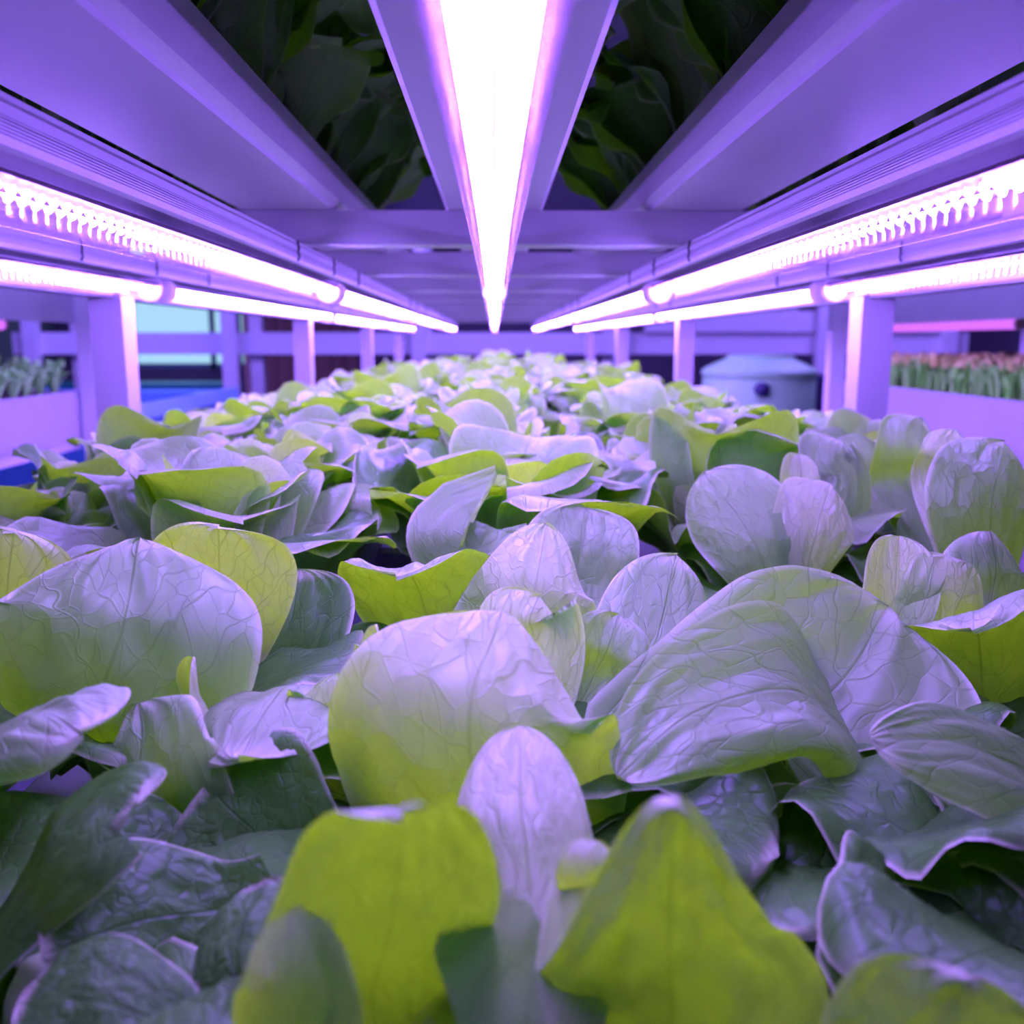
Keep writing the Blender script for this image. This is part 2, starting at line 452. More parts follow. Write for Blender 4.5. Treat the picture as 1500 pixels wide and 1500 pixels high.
for i, x in enumerate(GX):
    for k in range(4):
        y0 = 1.2 * k + (0.02 if abs(x) < 0.3 else -0.015)
        yo = 0.0
        if k == 0: yo = 0.07 if abs(x) < 0.1 else (0.27 if abs(x) < 0.3 else 0.65)          # first tubes cut short to leave the nearest leaves in shade
        t = thing('grow_lamp', 'purple tube lamp, %s from the open end, %s' % (ORD[k], ROWLAB[i]), 'lamp', (x, y0 + yo, TZ))
        Lk_ = LT - yo
        if yo:
            link('led_board', MB().box(-0.0122, 0.0122, 0.014, Lk_ - 0.014, 0.0035, 0.0055).mesh('led_board', M['board']), t)
            link('tube_cover', cover_mesh(Lk_), t)
        else:
            link('led_board', board, t)
            link('tube_cover', cov, t)
        link('end_cap', cap, t)
        c = link('end_cap', cap, t, (0, Lk_, 0)); c.rotation_euler = (0, 0, math.pi)
        for sx in (-1, 1):
            rot = Matrix.Rotation(-sx * V_ANG, 4, 'Y')
            base = Vector((sx * (0.0066 if abs(x) > .1 else 0.0046), 0, 0.0005))
            if k == 0 and abs(x) > 0.1:
                ys = 0.10 if abs(x) < 0.3 else 0.09
                o = link('led_strip', strip_mesh(0.02, ys - 0.006, 1), t); o.matrix_local = Matrix.Translation(base) @ rot
                yy = ys
                while yy < Lk_ - 0.022:
                    o = link('led', bead_mesh, t)
                    o.matrix_local = Matrix.Translation(base + Vector((0, yy, 0))) @ rot
                    yy += 0.0125
            else:
                o = link('led_strip', full_strip if not yo else strip_mesh(0.02, Lk_ - 0.02), t); o.matrix_local = Matrix.Translation(base) @ rot

# ------------------------------------------------------------------ lettuce leaves
def leaf_mesh(name, mat, L=0.14, W=0.12, th0=10, th1=60, thp=1.3, tipcurl=25, tipstart=0.75, cup=35, roll=(50, 50), rollstart=0.62,
              ruffle=0.05, waves=3.0, blister=0.010, nu=18, nv=22, seed=0, waist=0.2, wpow=1.15, tippow=4.2, mid=None, nrm=None, lop=0.0):
    """A lettuce blade. The base sits at the origin; it rises along z and leans over toward +y,
    or follows the midrib points in mid with its inner face toward nrm.
    cup bends the two halves toward the inner face, roll turns the rims back out."""
    rg = random.Random(seed)
    t = np.linspace(0, 1, nv + 1)
    v = 1 - (1 - t) ** 1.35
    if mid is None:
        th = np.radians(th0) + np.radians(th1 - th0) * v ** thp + np.radians(tipcurl) * sstep((v - tipstart) / (1 - tipstart + 1e-6))
        dv = np.diff(v, prepend=0)
        Y = np.cumsum(np.sin(th) * dv * L); Z = np.cumsum(np.cos(th) * dv * L)
        P = [Vector((0, Y[k], Z[k])) for k in range(nv + 1)]
        Nv = [Vector((0, -math.cos(th[k]), math.sin(th[k]))) for k in range(nv + 1)]
        Sv = [Vector((1, 0, 0))] * (nv + 1)
    else:
        c = [mid[0] * 2 - mid[1]] + list(mid) + [mid[-1] * 2 - mid[-2]]
        fine = []
        for q in range(1, len(c) - 2):
            a0, a1, a2, a3 = c[q - 1], c[q], c[q + 1], c[q + 2]
            for k in range(24):
                w = k / 24
                fine.append(0.5 * (2 * a1 + (a2 - a0) * w + (2 * a0 - 5 * a1 + 4 * a2 - a3) * w * w + (3 * a1 - a0 - 3 * a2 + a3) * w ** 3))
        fine.append(mid[-1].copy())
        acc = [0.0]
        for k in range(1, len(fine)): acc.append(acc[-1] + (fine[k] - fine[k - 1]).length)
        L = acc[-1]
        fa = np.array([list(p) for p in fine]); ac = np.array(acc) / L
        P = [Vector((np.interp(x, ac, fa[:, 0]), np.interp(x, ac, fa[:, 1]), np.interp(x, ac, fa[:, 2]))) for x in v]
        Nv, Sv = [], []
        # the blade's facing is set at its middle and carried along the midrib both ways
        T = [(P[min(k + 1, nv)] - P[max(k - 1, 0)]).normalized() for k in range(nv + 1)]
        k0 = int(nv * 0.5)
        Nv = [None] * (nv + 1)
        n0 = Vector(nrm); n0 = (n0 - T[k0] * n0.dot(T[k0])).normalized(); Nv[k0] = n0
        for rng in (range(k0 + 1, nv + 1), range(k0 - 1, -1, -1)):
            n = n0
            for k in rng:
                n = (n - T[k] * n.dot(T[k])).normalized(); Nv[k] = n
        Sv = [T[k].cross(Nv[k]) for k in range(nv + 1)]
    wprof = (waist * (1 - v) + v ** wpow) * np.sqrt(np.clip(1 - v ** tippow, 0, 1))
    wprof = wprof / wprof.max() * W / 2
    us = np.linspace(-1, 1, nu * 2 + 1)
    us = np.sign(us) * (1 - (1 - np.abs(us)) ** 1.15)
    nc = len(us)
    verts = np.zeros((nv + 1, nc, 3))
    ph = [rg.uniform(0, 6.28) for _ in range(6)]
    off = Vector((rg.uniform(-50, 50), rg.uniform(-50, 50), rg.uniform(-50, 50)))
    m = nu
    for j in range(nv + 1):
        rise = float(sstep(v[j] / 0.45))
        X = np.zeros(nc); Nn = np.zeros(nc)
        for sg, rl, pi_ in ((-1, roll[0], 0), (1, roll[1], 1)):
            w = wprof[j] * (1 + sg * lop)
            x = n = 0.0; pu = 0.0
            for k in range(1, nu + 1):
                idx = m + sg * k
                u = abs(us[idx]); um = (u + pu) / 2
                wob = 1 + 0.35 * math.sin(ph[pi_] + v[j] * 5)
                al = math.radians(cup) * um * rise - math.radians(rl) * wob * rise * float(sstep((um - rollstart) / (1 - rollstart)))
                x += math.cos(al) * (u - pu) * w; n += math.sin(al) * (u - pu) * w
                pu = u
                X[idx] = sg * x
                Nn[idx] = n + W * ruffle * u ** 2.4 * math.sin(ph[2 + pi_] + v[j] * waves * 6.28 * (0.6 + 0.4 * v[j])) * rise
        for k in range(nc):
            p = Vector((us[k] * 2.2, v[j] * 3.4, 0)) + off
            bl = blister * W * (noise.noise(p * 1.6) * 1.0 + noise.noise(p * 3.7) * 0.5) * (0.3 + 0.7 * rise)
            verts[j, k] = P[j] + Sv[j] * X[k] + Nv[j] * (Nn[k] + bl)
    ii = np.arange(nv)[:, None] * nc + np.arange(nc - 1)[None, :]
    faces = np.stack([ii, ii + 1, ii + nc + 1, ii + nc], -1).reshape(-1, 4)
    me = bpy.data.meshes.new(name)
    me.from_pydata(verts.reshape(-1, 3).tolist(), [], faces.tolist())
    uvl = me.uv_layers.new(name='UVMap')
    U = np.tile(us * 0.5 + 0.5, nv + 1); Vv = np.repeat(v, nc)
    Ux = 0.5 + (U - 0.5) * np.repeat(np.maximum(wprof / (W / 2), 0.15), nc)
    uvs = np.stack([Ux, Vv], -1)[faces.reshape(-1)]
    uvl.data.foreach_set('uv', uvs.reshape(-1).tolist())
    me.polygons.foreach_set('use_smooth', [True] * len(me.polygons))
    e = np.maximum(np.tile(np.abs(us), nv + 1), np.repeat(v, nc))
    ra = me.attributes.new('rim', 'FLOAT', 'POINT'); ra.data.foreach_set('value', sstep((e - .93) / .07).tolist())  # mask of the painted edge highlight
    me.materials.append(mat)
    me.update()
    return me

OUT, MIDL, INN = [], [], []
for s in range(7):
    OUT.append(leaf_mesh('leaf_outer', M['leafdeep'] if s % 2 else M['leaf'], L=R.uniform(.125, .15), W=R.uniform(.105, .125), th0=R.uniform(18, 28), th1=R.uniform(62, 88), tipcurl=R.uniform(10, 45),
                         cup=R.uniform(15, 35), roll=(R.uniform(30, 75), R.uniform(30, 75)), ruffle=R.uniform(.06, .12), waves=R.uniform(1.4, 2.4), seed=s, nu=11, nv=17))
for s in range(9):
    MIDL.append(leaf_mesh('leaf_middle', M['leaf'], L=R.uniform(.12, .15), W=R.uniform(.10, .125), th0=R.uniform(6, 14), th1=R.uniform(25, 52), tipcurl=R.uniform(20, 85), tipstart=R.uniform(.6, .75),
                          cup=R.uniform(30, 60), roll=(R.uniform(30, 90), R.uniform(30, 90)), ruffle=R.uniform(.03, .08), waves=R.uniform(1.2, 2.4), seed=20 + s, nu=11, nv=17))
for s in range(7):
    INN.append(leaf_mesh('leaf_heart', M['heart'] if s % 2 else M['leaf'], L=R.uniform(.085, .12), W=R.uniform(.075, .10), th0=R.uniform(0, 6), th1=R.uniform(5, 28), tipcurl=R.uniform(0, 60),
                         cup=R.uniform(50, 85), roll=(R.uniform(10, 70), R.uniform(10, 70)), ruffle=R.uniform(.03, .07), waves=R.uniform(1.5, 2.5), seed=40 + s, nu=10, nv=15))
stem_mesh = MB().lathe([(0.010, 0), (0.013, 0.008), (0.011, 0.02), (0.005, 0.03)], 12).mesh('stem', M['stem'], True)

def lettuce(x, y, z, rg, label, group, size=1.0, n=15, skip=None):
    t = thing('lettuce_head', label, 'lettuce', (x, y, z), group)
    link('stem', stem_mesh, t)
    a = rg.uniform(0, 6.28)
    for i in range(n):
        f = i / (n - 1)
        a += math.radians(137.5) + rg.uniform(-0.2, 0.2)
        if f < 0.36: me = rg.choice(OUT); zb = 0.006; s = rg.uniform(.95, 1.15)
        elif f < 0.75: me = rg.choice(MIDL); zb = 0.012; s = rg.uniform(.9, 1.1)
        else: me = rg.choice(INN); zb = 0.018; s = rg.uniform(.85, 1.1)
        m4 = Matrix.Rotation(a, 4, 'Z') @ Matrix.Translation((rg.uniform(-.003, .003), 0.006 + 0.006 * (1 - f), zb)) @ Matrix.Rotation(-rg.uniform(-8, 8) * math.pi / 180, 4, 'X') @ Matrix.Rotation(rg.uniform(-10, 10) * math.pi / 180, 4, 'Y')
        sc = s * size
        o = link('leaf', me, t)
        o.matrix_local = m4 @ Matrix.Diagonal((sc * rg.choice((-1, 1)), sc, sc, 1))
    return t


# ---- the heads nearest the lens, leaf by leaf
AB = (0, 1, 0.25)        # outer face toward the lens
AD = (0, -1, 0.35)       # inner face toward the lens
UP = (0, -0.25, 1)
HEROES = []; HEADS = []
def hero_head(x, y, label, fill=6, seed=0, fscale=0.85):
    t = thing('lettuce_head', label, 'lettuce', (x, y, GTOP))
    link('stem', stem_mesh, t)
    rg = random.Random(seed)
    a = rg.uniform(0, 6.28)
    for k in range(fill):                   # low outer leaves spreading over the channel
        a += 6.2832 / fill + rg.uniform(-.25, .25)
        sc = fscale * rg.uniform(.9, 1.1)
        o = link('leaf', rg.choice(OUT[1::2]), t)  # only the darkened meshes, painting shade under the canopy
        o.matrix_local = Matrix.Rotation(a, 4, 'Z') @ Matrix.Translation((0, .01, .006)) @ Matrix.Rotation(math.radians(rg.uniform(-20, -10)), 4, 'X') @ Matrix.Diagonal((sc, sc, sc, 1))
    HEROES.append((x, y)); HEADS.append((min(range(5), key=lambda q: abs(GX[q] - x)), y, None))
    return t
HS = [100]
def hl(head, pts, W, nrm, mat='leaf', base=None, **kw):
    HS[0] += 1
    o0 = Vector(head.location)
    b = Vector((0, 0, 0.02)) if base is None else prj(*base) - o0
    mid = [b] + [prj(*p) - o0 for p in pts]
    d = dict(cup=30, roll=(25, 25), rollstart=.62, ruffle=.03, waves=1.4, blister=.024, nu=22, nv=40, seed=HS[0])
    d.update(kw)
    return link('leaf', leaf_mesh('leaf', M[mat], W=W, mid=mid, nrm=nrm, **d), head)

# big round-leaved head, window side
h = hero_head(-0.185, 0.47, 'large lettuce with a broad round veined leaf, inner channel on the window side', seed=3)
hl(h, [(140, 1070, .41), (180, 920, .40), (205, 790, .43)], .122, AB, cup=25, roll=(14, 10), ruffle=.035, tippow=7, waist=.5, wpow=.6, blister=.035)
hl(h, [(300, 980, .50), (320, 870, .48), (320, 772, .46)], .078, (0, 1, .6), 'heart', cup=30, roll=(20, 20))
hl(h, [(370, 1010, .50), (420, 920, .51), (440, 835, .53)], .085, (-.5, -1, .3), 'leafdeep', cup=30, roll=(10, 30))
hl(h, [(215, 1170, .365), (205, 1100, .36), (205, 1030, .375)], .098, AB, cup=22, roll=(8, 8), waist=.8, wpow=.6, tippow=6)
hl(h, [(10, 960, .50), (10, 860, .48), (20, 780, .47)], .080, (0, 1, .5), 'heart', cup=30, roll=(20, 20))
hl(h, [(300, 1060, .40), (290, 1010, .39), (285, 962, .385)], .028, (-.6, -1, .2), 'heart', cup=60, roll=(10, 10))
# middle head with the bright arched leaf
h = hero_head(0.005, 0.37, 'lettuce with a wide pale pink-lit arched leaf, middle channel', seed=5)
hl(h, [(700, 1150, .33), (690, 1030, .325), (735, 895, .355)], .118, AB, 'heart', cup=40, roll=(5, 20), ruffle=.03, tippow=3.0, waist=.6, wpow=.7)
hl(h, [(860, 1010, .42), (890, 950, .42), (905, 900, .43)], .045, AD, 'leaf', cup=40, roll=(40, 60))
hl(h, [(575, 1010, .38), (560, 960, .375), (550, 915, .375)], .03, (-1, -.3, .2), 'heart', cup=60, roll=(30, 30))
hl(h, [(780, 960, .40), (775, 910, .40), (790, 872, .41)], .05, AB, 'heart', cup=40, roll=(30, 30))
# leaf of the same head folding over toward the aisle
hl(h, [(480, 1090, .43), (445, 1008, .42), (395, 1030, .372), (350, 1115, .335)], .105, (0, -.2, 1), 'leaf', cup=-32, roll=(25, 25), rollstart=.5, tippow=3.4, waist=.8)
hl(h, [(520, 1080, .38), (500, 1030, .375), (495, 985, .38)], .05, AB, 'heart', cup=40, roll=(20, 20))
# soft-focus head right under the lens
h = hero_head(0.005, 0.205, 'lettuce with three upright leaves at the open end of the middle channel', fill=4, seed=9, fscale=.7)
hl(h, [(775, 1330, .255), (762, 1180, .275), (760, 1062, .305)], .050, AD, 'heart', cup=-30, roll=(30, 30), tippow=2.6, waist=.5)
hl(h, [(555, 1520, .225), (575, 1340, .209), (588, 1225, .196), (588, 1187, .184)], .064, (0, 1, .9), 'leaf', cup=36, roll=(35, 45), tippow=2.9, waist=.6, wpow=.5)
hl(h, [(470, 1560, .19), (450, 1440, .185), (430, 1330, .19)], .03, (-.6, -1, .2), 'heart', cup=30)
hl(h, [(965, 1560, .235), (982, 1370, .215), (985, 1180, .20)], .145, (0, 1, .9), 'leaf', cup=26, roll=(10, 10), tippow=1.15, waist=2.2, wpow=.3, ruffle=.02)
hl(h, [(880, 1330, .24), (875, 1270, .24), (880, 1232, .245)], .030, AB, 'heart', cup=40)
# cupped leaf and its big dark neighbour
h = hero_head(0.135, 0.375, 'lettuce with a cupped leaf rolled at the rim over a big dark leaf, tank side', seed=12)
hl(h, [(1010, 1190, .385), (1120, 1100, .40), (1240, 990, .425), (1300, 890, .455)], .138, (-.25, -1, .5), 'leaf', cup=30, roll=(15, 20), tippow=4, waist=.5, wpow=.8)
hl(h, [(1230, 1060, .40), (1150, 1010, .375), (1010, 1050, .355), (905, 1140, .34)], .088, (-.1, -.75, .85), 'leaf', base=(1290, 1120, .42), cup=40, roll=(120, 20), rollstart=.35, tippow=2.6, lop=0, waist=.9, wpow=.5)
hl(h, [(930, 1040, .44), (965, 930, .455), (990, 815, .50)], .07, AD, 'leaf', cup=-25, roll=(30, 30))
hl(h, [(1080, 980, .44), (1060, 930, .445), (1050, 880, .455)], .06, AB, 'leaf', cup=30)
# rolled rim, tank side
h = hero_head(0.245, 0.45, 'lettuce with a rolled-over yellow-green leaf, inner channel on the tank side', seed=14)
hl(h, [(1440, 1090, .50), (1440, 1000, .475), (1430, 905, .455), (1425, 900, .435), (1425, 925, .425)], .105, (0, 1, .8), 'leaf', cup=15, roll=(20, 20), tippow=6, waist=.6, wpow=.6)
hl(h, [(1310, 950, .50), (1312, 860, .51), (1318, 785, .525)], .046, AD, 'heart', cup=50, roll=(40, 40))
hl(h, [(1390, 940, .50), (1410, 870, .50), (1425, 828, .515)], .065, AB, 'heart', cup=40, roll=(10, 10))
hl(h, [(1180, 950, .49), (1190, 890, .495), (1185, 838, .51)], .055, AD, 'leaf', cup=-30, roll=(30, 30))
hl(h, [(1450, 900, .56), (1460, 830, .57), (1450, 778, .59)], .075, AD, 'leaf', cup=-30, roll=(30, 30))
# lower right
h = hero_head(0.20, 0.29, 'lettuce with a long folded leaf above shaded leaves, open end, tank side', fill=5, seed=17, fscale=.8)
hl(h, [(1700, 1280, .35), (1560, 1160, .345), (1420, 1090, .335), (1275, 1085, .325)], .085, (.15, -.5, 1), 'leaf', base=(1800, 1400, .35), cup=10, roll=(70, 30), rollstart=.3, tippow=2.2, waist=.8, wpow=.4, lop=-.15)
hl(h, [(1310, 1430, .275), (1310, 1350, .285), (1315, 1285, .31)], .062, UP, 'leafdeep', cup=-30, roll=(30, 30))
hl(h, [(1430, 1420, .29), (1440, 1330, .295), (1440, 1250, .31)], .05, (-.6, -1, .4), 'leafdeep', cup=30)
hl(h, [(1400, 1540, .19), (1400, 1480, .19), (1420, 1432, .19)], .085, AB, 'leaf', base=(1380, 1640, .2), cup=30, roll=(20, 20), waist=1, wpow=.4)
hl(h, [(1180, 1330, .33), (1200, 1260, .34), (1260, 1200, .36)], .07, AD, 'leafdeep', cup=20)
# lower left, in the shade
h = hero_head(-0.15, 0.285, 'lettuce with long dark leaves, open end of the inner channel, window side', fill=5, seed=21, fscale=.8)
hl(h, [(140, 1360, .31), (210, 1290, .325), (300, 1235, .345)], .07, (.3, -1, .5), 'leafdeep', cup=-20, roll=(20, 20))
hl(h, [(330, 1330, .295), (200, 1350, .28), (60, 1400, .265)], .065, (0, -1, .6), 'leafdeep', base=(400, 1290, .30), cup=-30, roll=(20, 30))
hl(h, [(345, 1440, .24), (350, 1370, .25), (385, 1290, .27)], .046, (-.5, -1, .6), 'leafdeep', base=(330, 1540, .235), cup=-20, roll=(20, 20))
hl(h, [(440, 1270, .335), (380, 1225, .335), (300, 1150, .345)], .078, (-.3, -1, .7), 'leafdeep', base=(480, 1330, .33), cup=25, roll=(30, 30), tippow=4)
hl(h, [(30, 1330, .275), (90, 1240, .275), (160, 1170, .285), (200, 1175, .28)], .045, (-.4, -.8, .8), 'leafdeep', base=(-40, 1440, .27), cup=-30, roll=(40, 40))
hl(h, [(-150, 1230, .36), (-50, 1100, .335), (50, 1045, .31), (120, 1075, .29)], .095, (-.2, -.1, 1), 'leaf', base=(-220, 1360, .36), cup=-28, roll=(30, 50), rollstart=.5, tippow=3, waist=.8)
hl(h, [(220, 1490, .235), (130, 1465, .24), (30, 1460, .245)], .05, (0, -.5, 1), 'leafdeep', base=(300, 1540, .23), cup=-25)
# middle distance, middle channel
h = hero_head(0.0, 0.55, 'lettuce with a yellow-lit pointed leaf beside a folded dark leaf, middle channel', seed=24)
hl(h, [(640, 925, .57), (610, 860, .55), (590, 832, .525), (580, 845, .505)], .096, (0, 1, 1.2), 'leaf', cup=35, roll=(20, 40), tippow=4, waist=.8)
hl(h, [(770, 930, .53), (785, 850, .53), (800, 768, .565)], .092, AB, 'heart', cup=45, roll=(15, 20), tippow=2.4, waist=.8, wpow=.5)
hl(h, [(830, 880, .60), (850, 800, .61), (855, 742, .63)], .078, AD, 'leaf', cup=30, roll=(40, 40))
hl(h, [(700, 850, .62), (680, 780, .63), (690, 752, .64), (690, 765, .62)], .085, AB, 'leaf', cup=30, roll=(30, 30))
# tank side, middle distance
h = hero_head(0.215, 0.68, 'lettuce with a pale pink leaf beside a slanting yellow-green leaf, tank side', seed=26)
hl(h, [(1120, 830, .66), (1085, 760, .67), (1030, 692, .70)], .080, AB, 'leaf', cup=40, roll=(15, 20), tippow=3)
hl(h, [(1185, 820, .66), (1200, 760, .665), (1215, 708, .69)], .068, AB, 'heart', cup=30, roll=(5, 15), tippow=5)
hl(h, [(1168, 740, .72), (1168, 700, .72), (1168, 665, .735)], .034, AD, 'heart', cup=50, roll=(50, 50))
hl(h, [(1240, 720, .76), (1225, 670, .77), (1230, 645, .79)], .075, AB, 'leaf', cup=30)
h = hero_head(0.36, 0.68, 'lettuce with a big round mottled leaf, outer channel on the tank side', seed=28)
hl(h, [(1450, 790, .65), (1455, 720, .65), (1470, 648, .68)], .088, AB, 'leaf', cup=35, roll=(10, 10), tippow=3.4)
hl(h, [(1350, 720, .80), (1350, 660, .80), (1350, 612, .83)], .085, AB, 'leaf', cup=30, roll=(20, 20))
hl(h, [(1390, 720, .76), (1400, 670, .76), (1400, 630, .78)], .06, AB, 'heart', cup=30, roll=(20, 20))

def nth(k):
    return ['first', 'second', 'third'][k] if k < 3 else '%dth' % (k + 1)
for i, x in enumerate(GX):
    y = 0.13 + (0.075 if i % 2 else 0.0)
    k = 0
    while y < END - 0.12:
        rg = random.Random(int(1000 * y) + 77 * i)
        px_, py_ = x + rg.uniform(-.014, .014), y + rg.uniform(-.014, .014)
        psc = 1.0
        if abs(x) > .3 and min(abs(py_ - q - .02) for q in POST_Y) < .13: px_ -= math.copysign(.035, x); psc = .8
        near = min((px_ - a) ** 2 + (py_ - b) ** 2 for a, b in HEROES) ** .5
        if near > 0.105 and not (py_ < 0.5 and abs(x) < 0.3) and not (py_ < 0.16):
            t = lettuce(px_, py_, GTOP, rg, 'green butterhead lettuce, %s from the open end, %s' % (nth(k), ROWNAME[i]), 'lettuces of the bed', rg.uniform(1.0, 1.18) * (0.86 if abs(x) > .3 else 1) * psc, n=17)
            HEADS.append((i, py_, t))
        y += 0.158
for i in range(5):
    for k, (_, _, t) in enumerate(sorted((q for q in HEADS if q[0] == i), key=lambda q: q[1])):
        if t is not None: t['label'] = 'green butterhead lettuce, %s from the open end, %s' % (nth(k), ROWNAME[i])
# lettuces of the tier above, seen from below between the channels
for i, x in enumerate(GX):
    y = 0.16 + (0.08 if i % 2 else 0)
    k = 0
    while y < 1.5:
        rg = random.Random(int(1000 * y) + 771 * i)
        lettuce(x + rg.uniform(-.01, .01), y, UP_BOT + 0.0455, rg, 'dark lettuce of the tier above, %s from open end, %s' % (nth(k), ROWNAME[i]),
                'lettuces of the tier above', rg.uniform(1.05, 1.2), n=14)
        k += 1
        y += 0.18

# ------------------------------------------------------------------ neighbouring racks and the far end of the room
def nrack(sx, x0, x1, y0, y1, name_lab):
    t = thing('neighbour_rack', name_lab, 'rack', (0, 0, FZ))
    def nb(mb, name):
        o = mb.build(name, M['rackwhite'], t); o.location = (0, 0, -FZ); return o
    def bx(a, b, *r):
        a, b = sorted((sx * a, sx * b)); return MB().box(a, b, *r)
    ys = [y0, (y0 + y1) / 2 - 0.02, y1 - 0.05]
    for y in ys:
        nb(bx(x0 - 0.07, x0 - 0.02, y, y + 0.05, FZ, 1.1), 'post'); nb(bx(x1, x1 + 0.05, y, y + 0.05, FZ, 1.1), 'post')
    for z in (0.06, -0.62):
        nb(bx(x0 + 0.01, x1 - 0.01, y0, y1, z, z + 0.03), 'shelf')
        nb(bx(x0 - 0.004, x0 + 0.01, y0, y1, z - 0.01, z + 0.30 if z > 0 else z + 0.04), 'side_panel')
    nb(bx(x0 + 0.01, x1 - 0.01, y0, y1, -0.30, -0.27), 'shelf')
    return t
nrack(-1, 1.17, 1.75, -0.3, 2.74, 'white metal rack of the next aisle holding seedlings, on the window side')
nrack(1, 1.17, 1.75, -0.3, 3.2, 'white metal rack of the next aisle holding a dense green mat, on the tank side')

def tray(sx, x0, x1, y0, y1, z0, z1, label, mat=None):
    a, b = sorted((sx * x0, sx * x1))
    t = thing('seedling_tray', label, 'tray', ((a + b) / 2, (y0 + y1) / 2, z0))
    hx, hy, h = (b - a) / 2, (y1 - y0) / 2, z1 - z0
    mat = mat or M['traywhite']
    MB().box(-hx, hx, -hy, hy, 0, 0.012).build('bottom', mat, t)
    for q in (MB().box(-hx, -hx + .01, -hy, hy, .012, h), MB().box(hx - .01, hx, -hy, hy, .012, h), MB().box(-hx + .01, hx - .01, -hy, -hy + .01, .012, h), MB().box(-hx + .01, hx - .01, hy - .01, hy, .012, h)):
        q.build('side', mat, t)
    MB().box(-hx + .01, hx - .01, -hy + .01, hy - .01, .012, h - .012).build('soil', M['soil'], t)
    return t
tray(-1, 1.155, 1.70, -0.25, 2.70, -0.269, -0.135, 'long white seedling tray on the next rack, window side')
tray(1, 1.155, 1.70, -0.25, 3.22, -0.269, -0.130, 'long white tray filled with a green mat on the next rack, tank side')
tray(-1, 1.16, 1.70, 0.6, 2.55, -0.58, -0.46, 'blue tray of pale sprouts on the lower shelf, window side', M['blue'])

def tuft(mb, c, h, n, spread, lw, rg):
    """a small plant: n bent leaf blades"""
    for k in range(n):
        a = rg.uniform(0, 6.28); le = rg.uniform(.6, 1.0) * h; out = spread * rg.uniform(.3, 1)
        d = Vector((math.cos(a), math.sin(a), 0)); s = Vector((-d.y, d.x, 0)) * lw
        p0 = Vector(c); p1 = p0 + d * out * .5 + Vector((0, 0, le * .7)); p2 = p0 + d * out + Vector((0, 0, le)); p3 = p0 + d * out * 1.4 + Vector((0, 0, le * .9))
        mb.add([p0 - s * .2, p0 + s * .2, p1 + s, p1 - s, p2 + s, p2 - s, p3], [(0, 1, 2, 3), (3, 2, 4, 5), (5, 4, 6)])
M['seedling'] = pbr('seedling_leaf', (0.34, 0.90, 0.22), 0.6, noise_amt=0.3, noise_scale=20)
rg = random.Random(5)
for k in range(44):
    y = 1.78 + (k // 4) * 0.085; x = -1.185 - 0.085 * (k % 4) + rg.uniform(-.012, .012)
    mb = MB(); tuft(mb, (0, 0, 0), rg.uniform(.075, .12), 22, 0.045, 0.008, rg)
    o = mb.build('seedling', M['seedling']); o.location = (x, y + rg.uniform(-.02, .02), -0.147)
    tag(o, 'small leafy seedling in the long white tray on the window side', 'seedling', 'seedlings in the white tray')
mb = MB(); mt = MB()
for k in range(4200):
    x = rg.uniform(1.175, 1.68); y = rg.uniform(0.9, 3.18)
    if x > 1.4 and rg.random() < .5: continue
    tuft(mb, (x, y, -0.142), rg.uniform(.06, .10), 3, 0.018, 0.007, rg)
for k in range(3000):
    x = rg.uniform(1.175, 1.68); y = rg.uniform(0.9, 3.18)
    tuft(mt, (x, y, -0.07), rg.uniform(.02, .04), 2, 0.014, 0.006, rg)
o = mb.build('microgreens', M['micro']); tag(o, 'dense mat of green shoots in the white tray on the tank side', 'microgreens', kind='stuff')
o2 = mt.build('microgreen_tops', M['microtop'], o); o2['kind'] = 'stuff'
mb = MB()
for k in range(900):
    tuft(mb, (rg.uniform(-1.68, -1.18), rg.uniform(.65, 2.5), -0.47), rg.uniform(.05, .1), 3, 0.03, 0.008, rg)
o = mb.build('sprouts', M['cream']); tag(o, 'pale cream sprouts in the blue tray on the lower shelf', 'sprouts', kind='stuff')

# dim tubes under the neighbours' shelves
def dim_tube(x, y0, y1, z, label):
    t = thing('grow_lamp', label, 'lamp', (x, y0, z))
    L = y1 - y0
    MB().tube([(0, 0.012, 0), (0, L - 0.012, 0)], 0.013, 12).build('tube', M['dimled'], t, True)
    for a, b in ((0, 0.012), (L - 0.012, L)):
        MB().tube([(0, a, 0), (0, b, 0)], 0.0142, 12).build('end_cap', M['cap'], t)
    MB().box(-0.008, 0.008, L * .2, L * .2 + .02, 0.013, 0.0165).build('clip', M['white'], t)
    MB().box(-0.008, 0.008, L * .8, L * .8 + .02, 0.013, 0.0165).build('clip', M['white'], t)
dim_tube(1.30, 1.25, 2.24, 0.043, 'pink tube lamp under the shelf above the green mat, farther from the tank')
dim_tube(1.30, 2.38, 3.15, 0.043, 'pink tube lamp under the shelf above the green mat, nearer the tank')
dim_tube(-1.30, 1.5, 2.60, 0.043, 'pink tube lamp under the shelf above the seedlings')

# crosswise rack beyond the end of the bed
xr = thing('cross_rack', 'white rack standing crosswise beyond the far end of the lettuce bed', 'rack', (0, 0, FZ))
def xb(mb, name):
    o = mb.build(name, M['rackwhite'], xr); o.location = (0, 0, -FZ); return o
xb(MB().box(-3.2, 3.2, 6.5, 6.56, -0.085, 0.058), 'beam')
xb(MB().box(-3.2, 3.2, 7.1, 7.16, -0.085, 0.058), 'beam')
for x in (-3.1, -1.80, -0.55, 0.80, 2.15, 3.0):
    xb(MB().box(x, x + 0.09, 6.42, 6.5, FZ, 1.2), 'post'); xb(MB().box(x, x + 0.09, 7.16, 7.24, FZ, 1.2), 'post')
xb(MB().box(1.0, 3.1, 6.48, 6.5, 0.06, 0.20), 'panel')

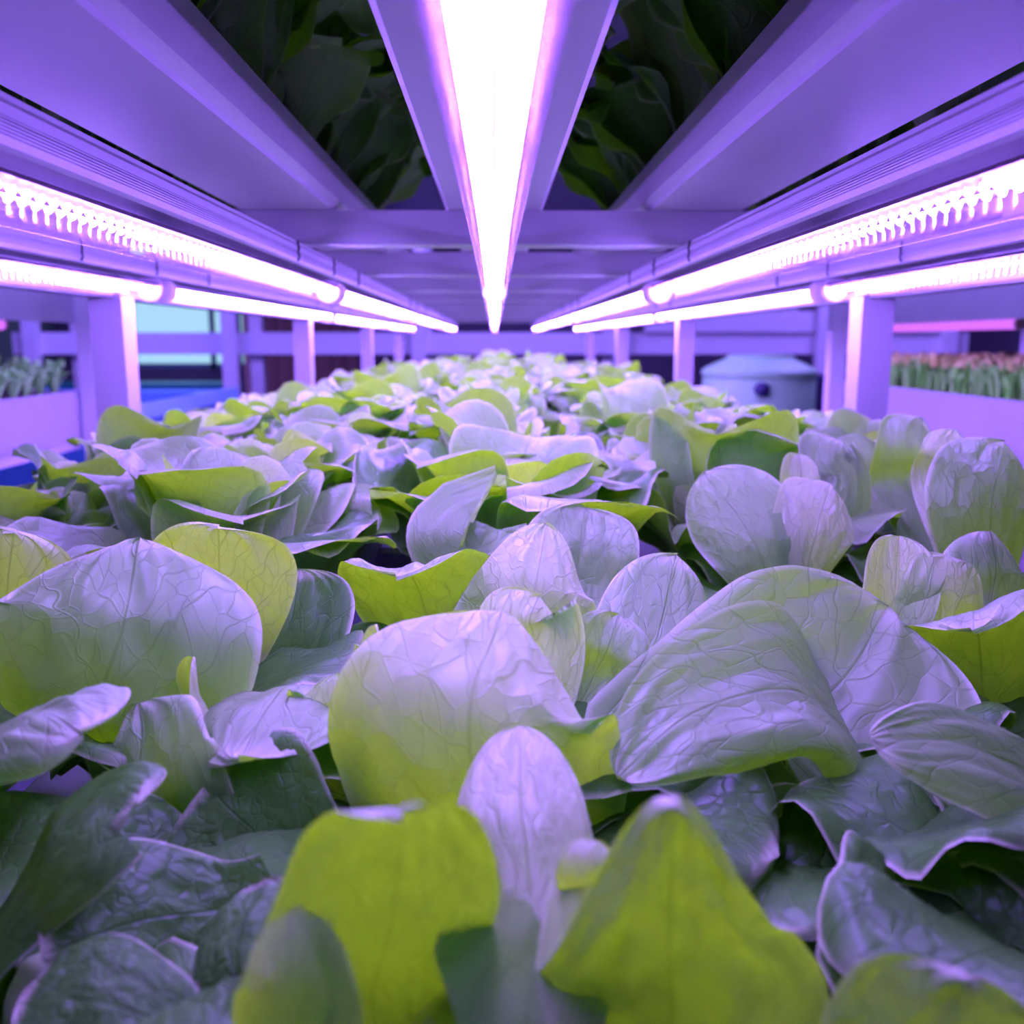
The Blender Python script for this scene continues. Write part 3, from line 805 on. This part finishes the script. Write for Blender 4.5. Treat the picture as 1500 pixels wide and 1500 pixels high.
# curtain, bench, tank, cabinet
t = thing('curtain', 'brown curtain hanging in folds beside the bright window', 'curtain', (-2.12, 8.3, FZ))
def fold(x0, x1, n, amp):
    P = [(x0 + (x1 - x0) * k / n, amp * math.sin(k * 1.3)) for k in range(n + 1)]
    mb = MB()
    vs = [(x, y, 0.0) for x, y in P] + [(x, y, 2.4) for x, y in P] + [(x, y + .012, 0.0) for x, y in P] + [(x, y + .012, 2.4) for x, y in P]
    m = n + 1; fs = []
    for k in range(n):
        fs += [(k, k + 1, m + k + 1, m + k), (2 * m + k + 1, 2 * m + k, 3 * m + k, 3 * m + k + 1)]
    mb.add(vs, fs); return mb
fold(-.02, .10, 6, .03).build('edge_band', M['tan'], t, True)
fold(.10, .95, 36, .04).build('cloth', M['brown'], t, True)
MB().tube([(-.1, .01, 2.42), (1.0, .01, 2.42)], .015).build('rod', M['dark'], t)

t = thing('work_bench', 'blue work bench with a light blue edge beyond the rack post', 'bench', (-2.2, 5.0, FZ))
BX = 0.58
MB().box(-BX, BX, -1.0, 1.0, 0.93, 0.955).build('top', M['blue'], t)
MB().box(BX, BX + 0.03, -1.0, 1.0, 0.90, 0.972).build('edge', M['lightblue'], t)
MB().box(-0.1, BX - 0.1, -0.9, 0.55, 0.9551, 0.965).build('mat', M['deepblue'], t)
MB().box(-BX, BX - .02, -0.98, 0.98, 0.35, 0.92).build('front_panel', M['blue'], t)
for a in (-BX + .02, BX - .08):
    for b in (-.95, .9): MB().box(a, a + .06, b, b + .06, 0, 0.35).build('leg', M['white'], t)
t = thing('cabinet', 'low teal cabinet with a green strip below the window', 'cabinet', (-2.9, 7.9, FZ))
MB().box(-.9, .75, -.3, .3, 0, 0.92).build('body', M['teal'], t)
MB().box(-.9, .75, -.32, -.3, .80, .86).build('strip', M['green'], t)
for a in (-.88, -.33, .22):
    d = MB().box(a, a + .5, -.325, -.3, .08, .76).build('door', M['teal'], t)
    MB().box(a + .42, a + .45, -.345, -.325, .4, .55).build('handle', M['white'], d)
t = thing('water_tank', 'pale round tank with a sloped lid beyond the lettuce bed', 'tank', (1.36, 4.95, FZ))
MB().lathe([(.27, 0), (.285, .05), (.285, 1.06), (.275, 1.08)], 40).build('body', M['tank'], t, True)
lid = MB().lathe([(.292, 1.08), (.292, 1.10), (.275, 1.115), (.17, 1.165), (.165, 1.18), (.0, 1.185)], 40).build('lid', M['tank'], t)
MB().tube([(-0.06, -.26, 1.02), (-0.06, -.31, 1.02)], .035, 16).build('port', M['tankdark'], t, True)
t = thing('control_unit', 'dark control unit beside the pale round tank', 'machine', (2.0, 5.6, FZ))
MB().box(-.3, .25, -.25, .25, 0, 1.06).build('body', M['equip'], t)
MB().box(-.12, .12, -.26, -.25, .98, 1.01).build('display', M['lightblue'], t)
MB().box(-.25, .2, -.256, -.25, .2, .9).build('door', M['equip'], t)

# ------------------------------------------------------------------ raise the scene so that the floor is at z = 0
for o in list(scene.objects):
    if o.parent is None and o.type not in ('CAMERA', 'LIGHT'):
        o.location.z += CZ
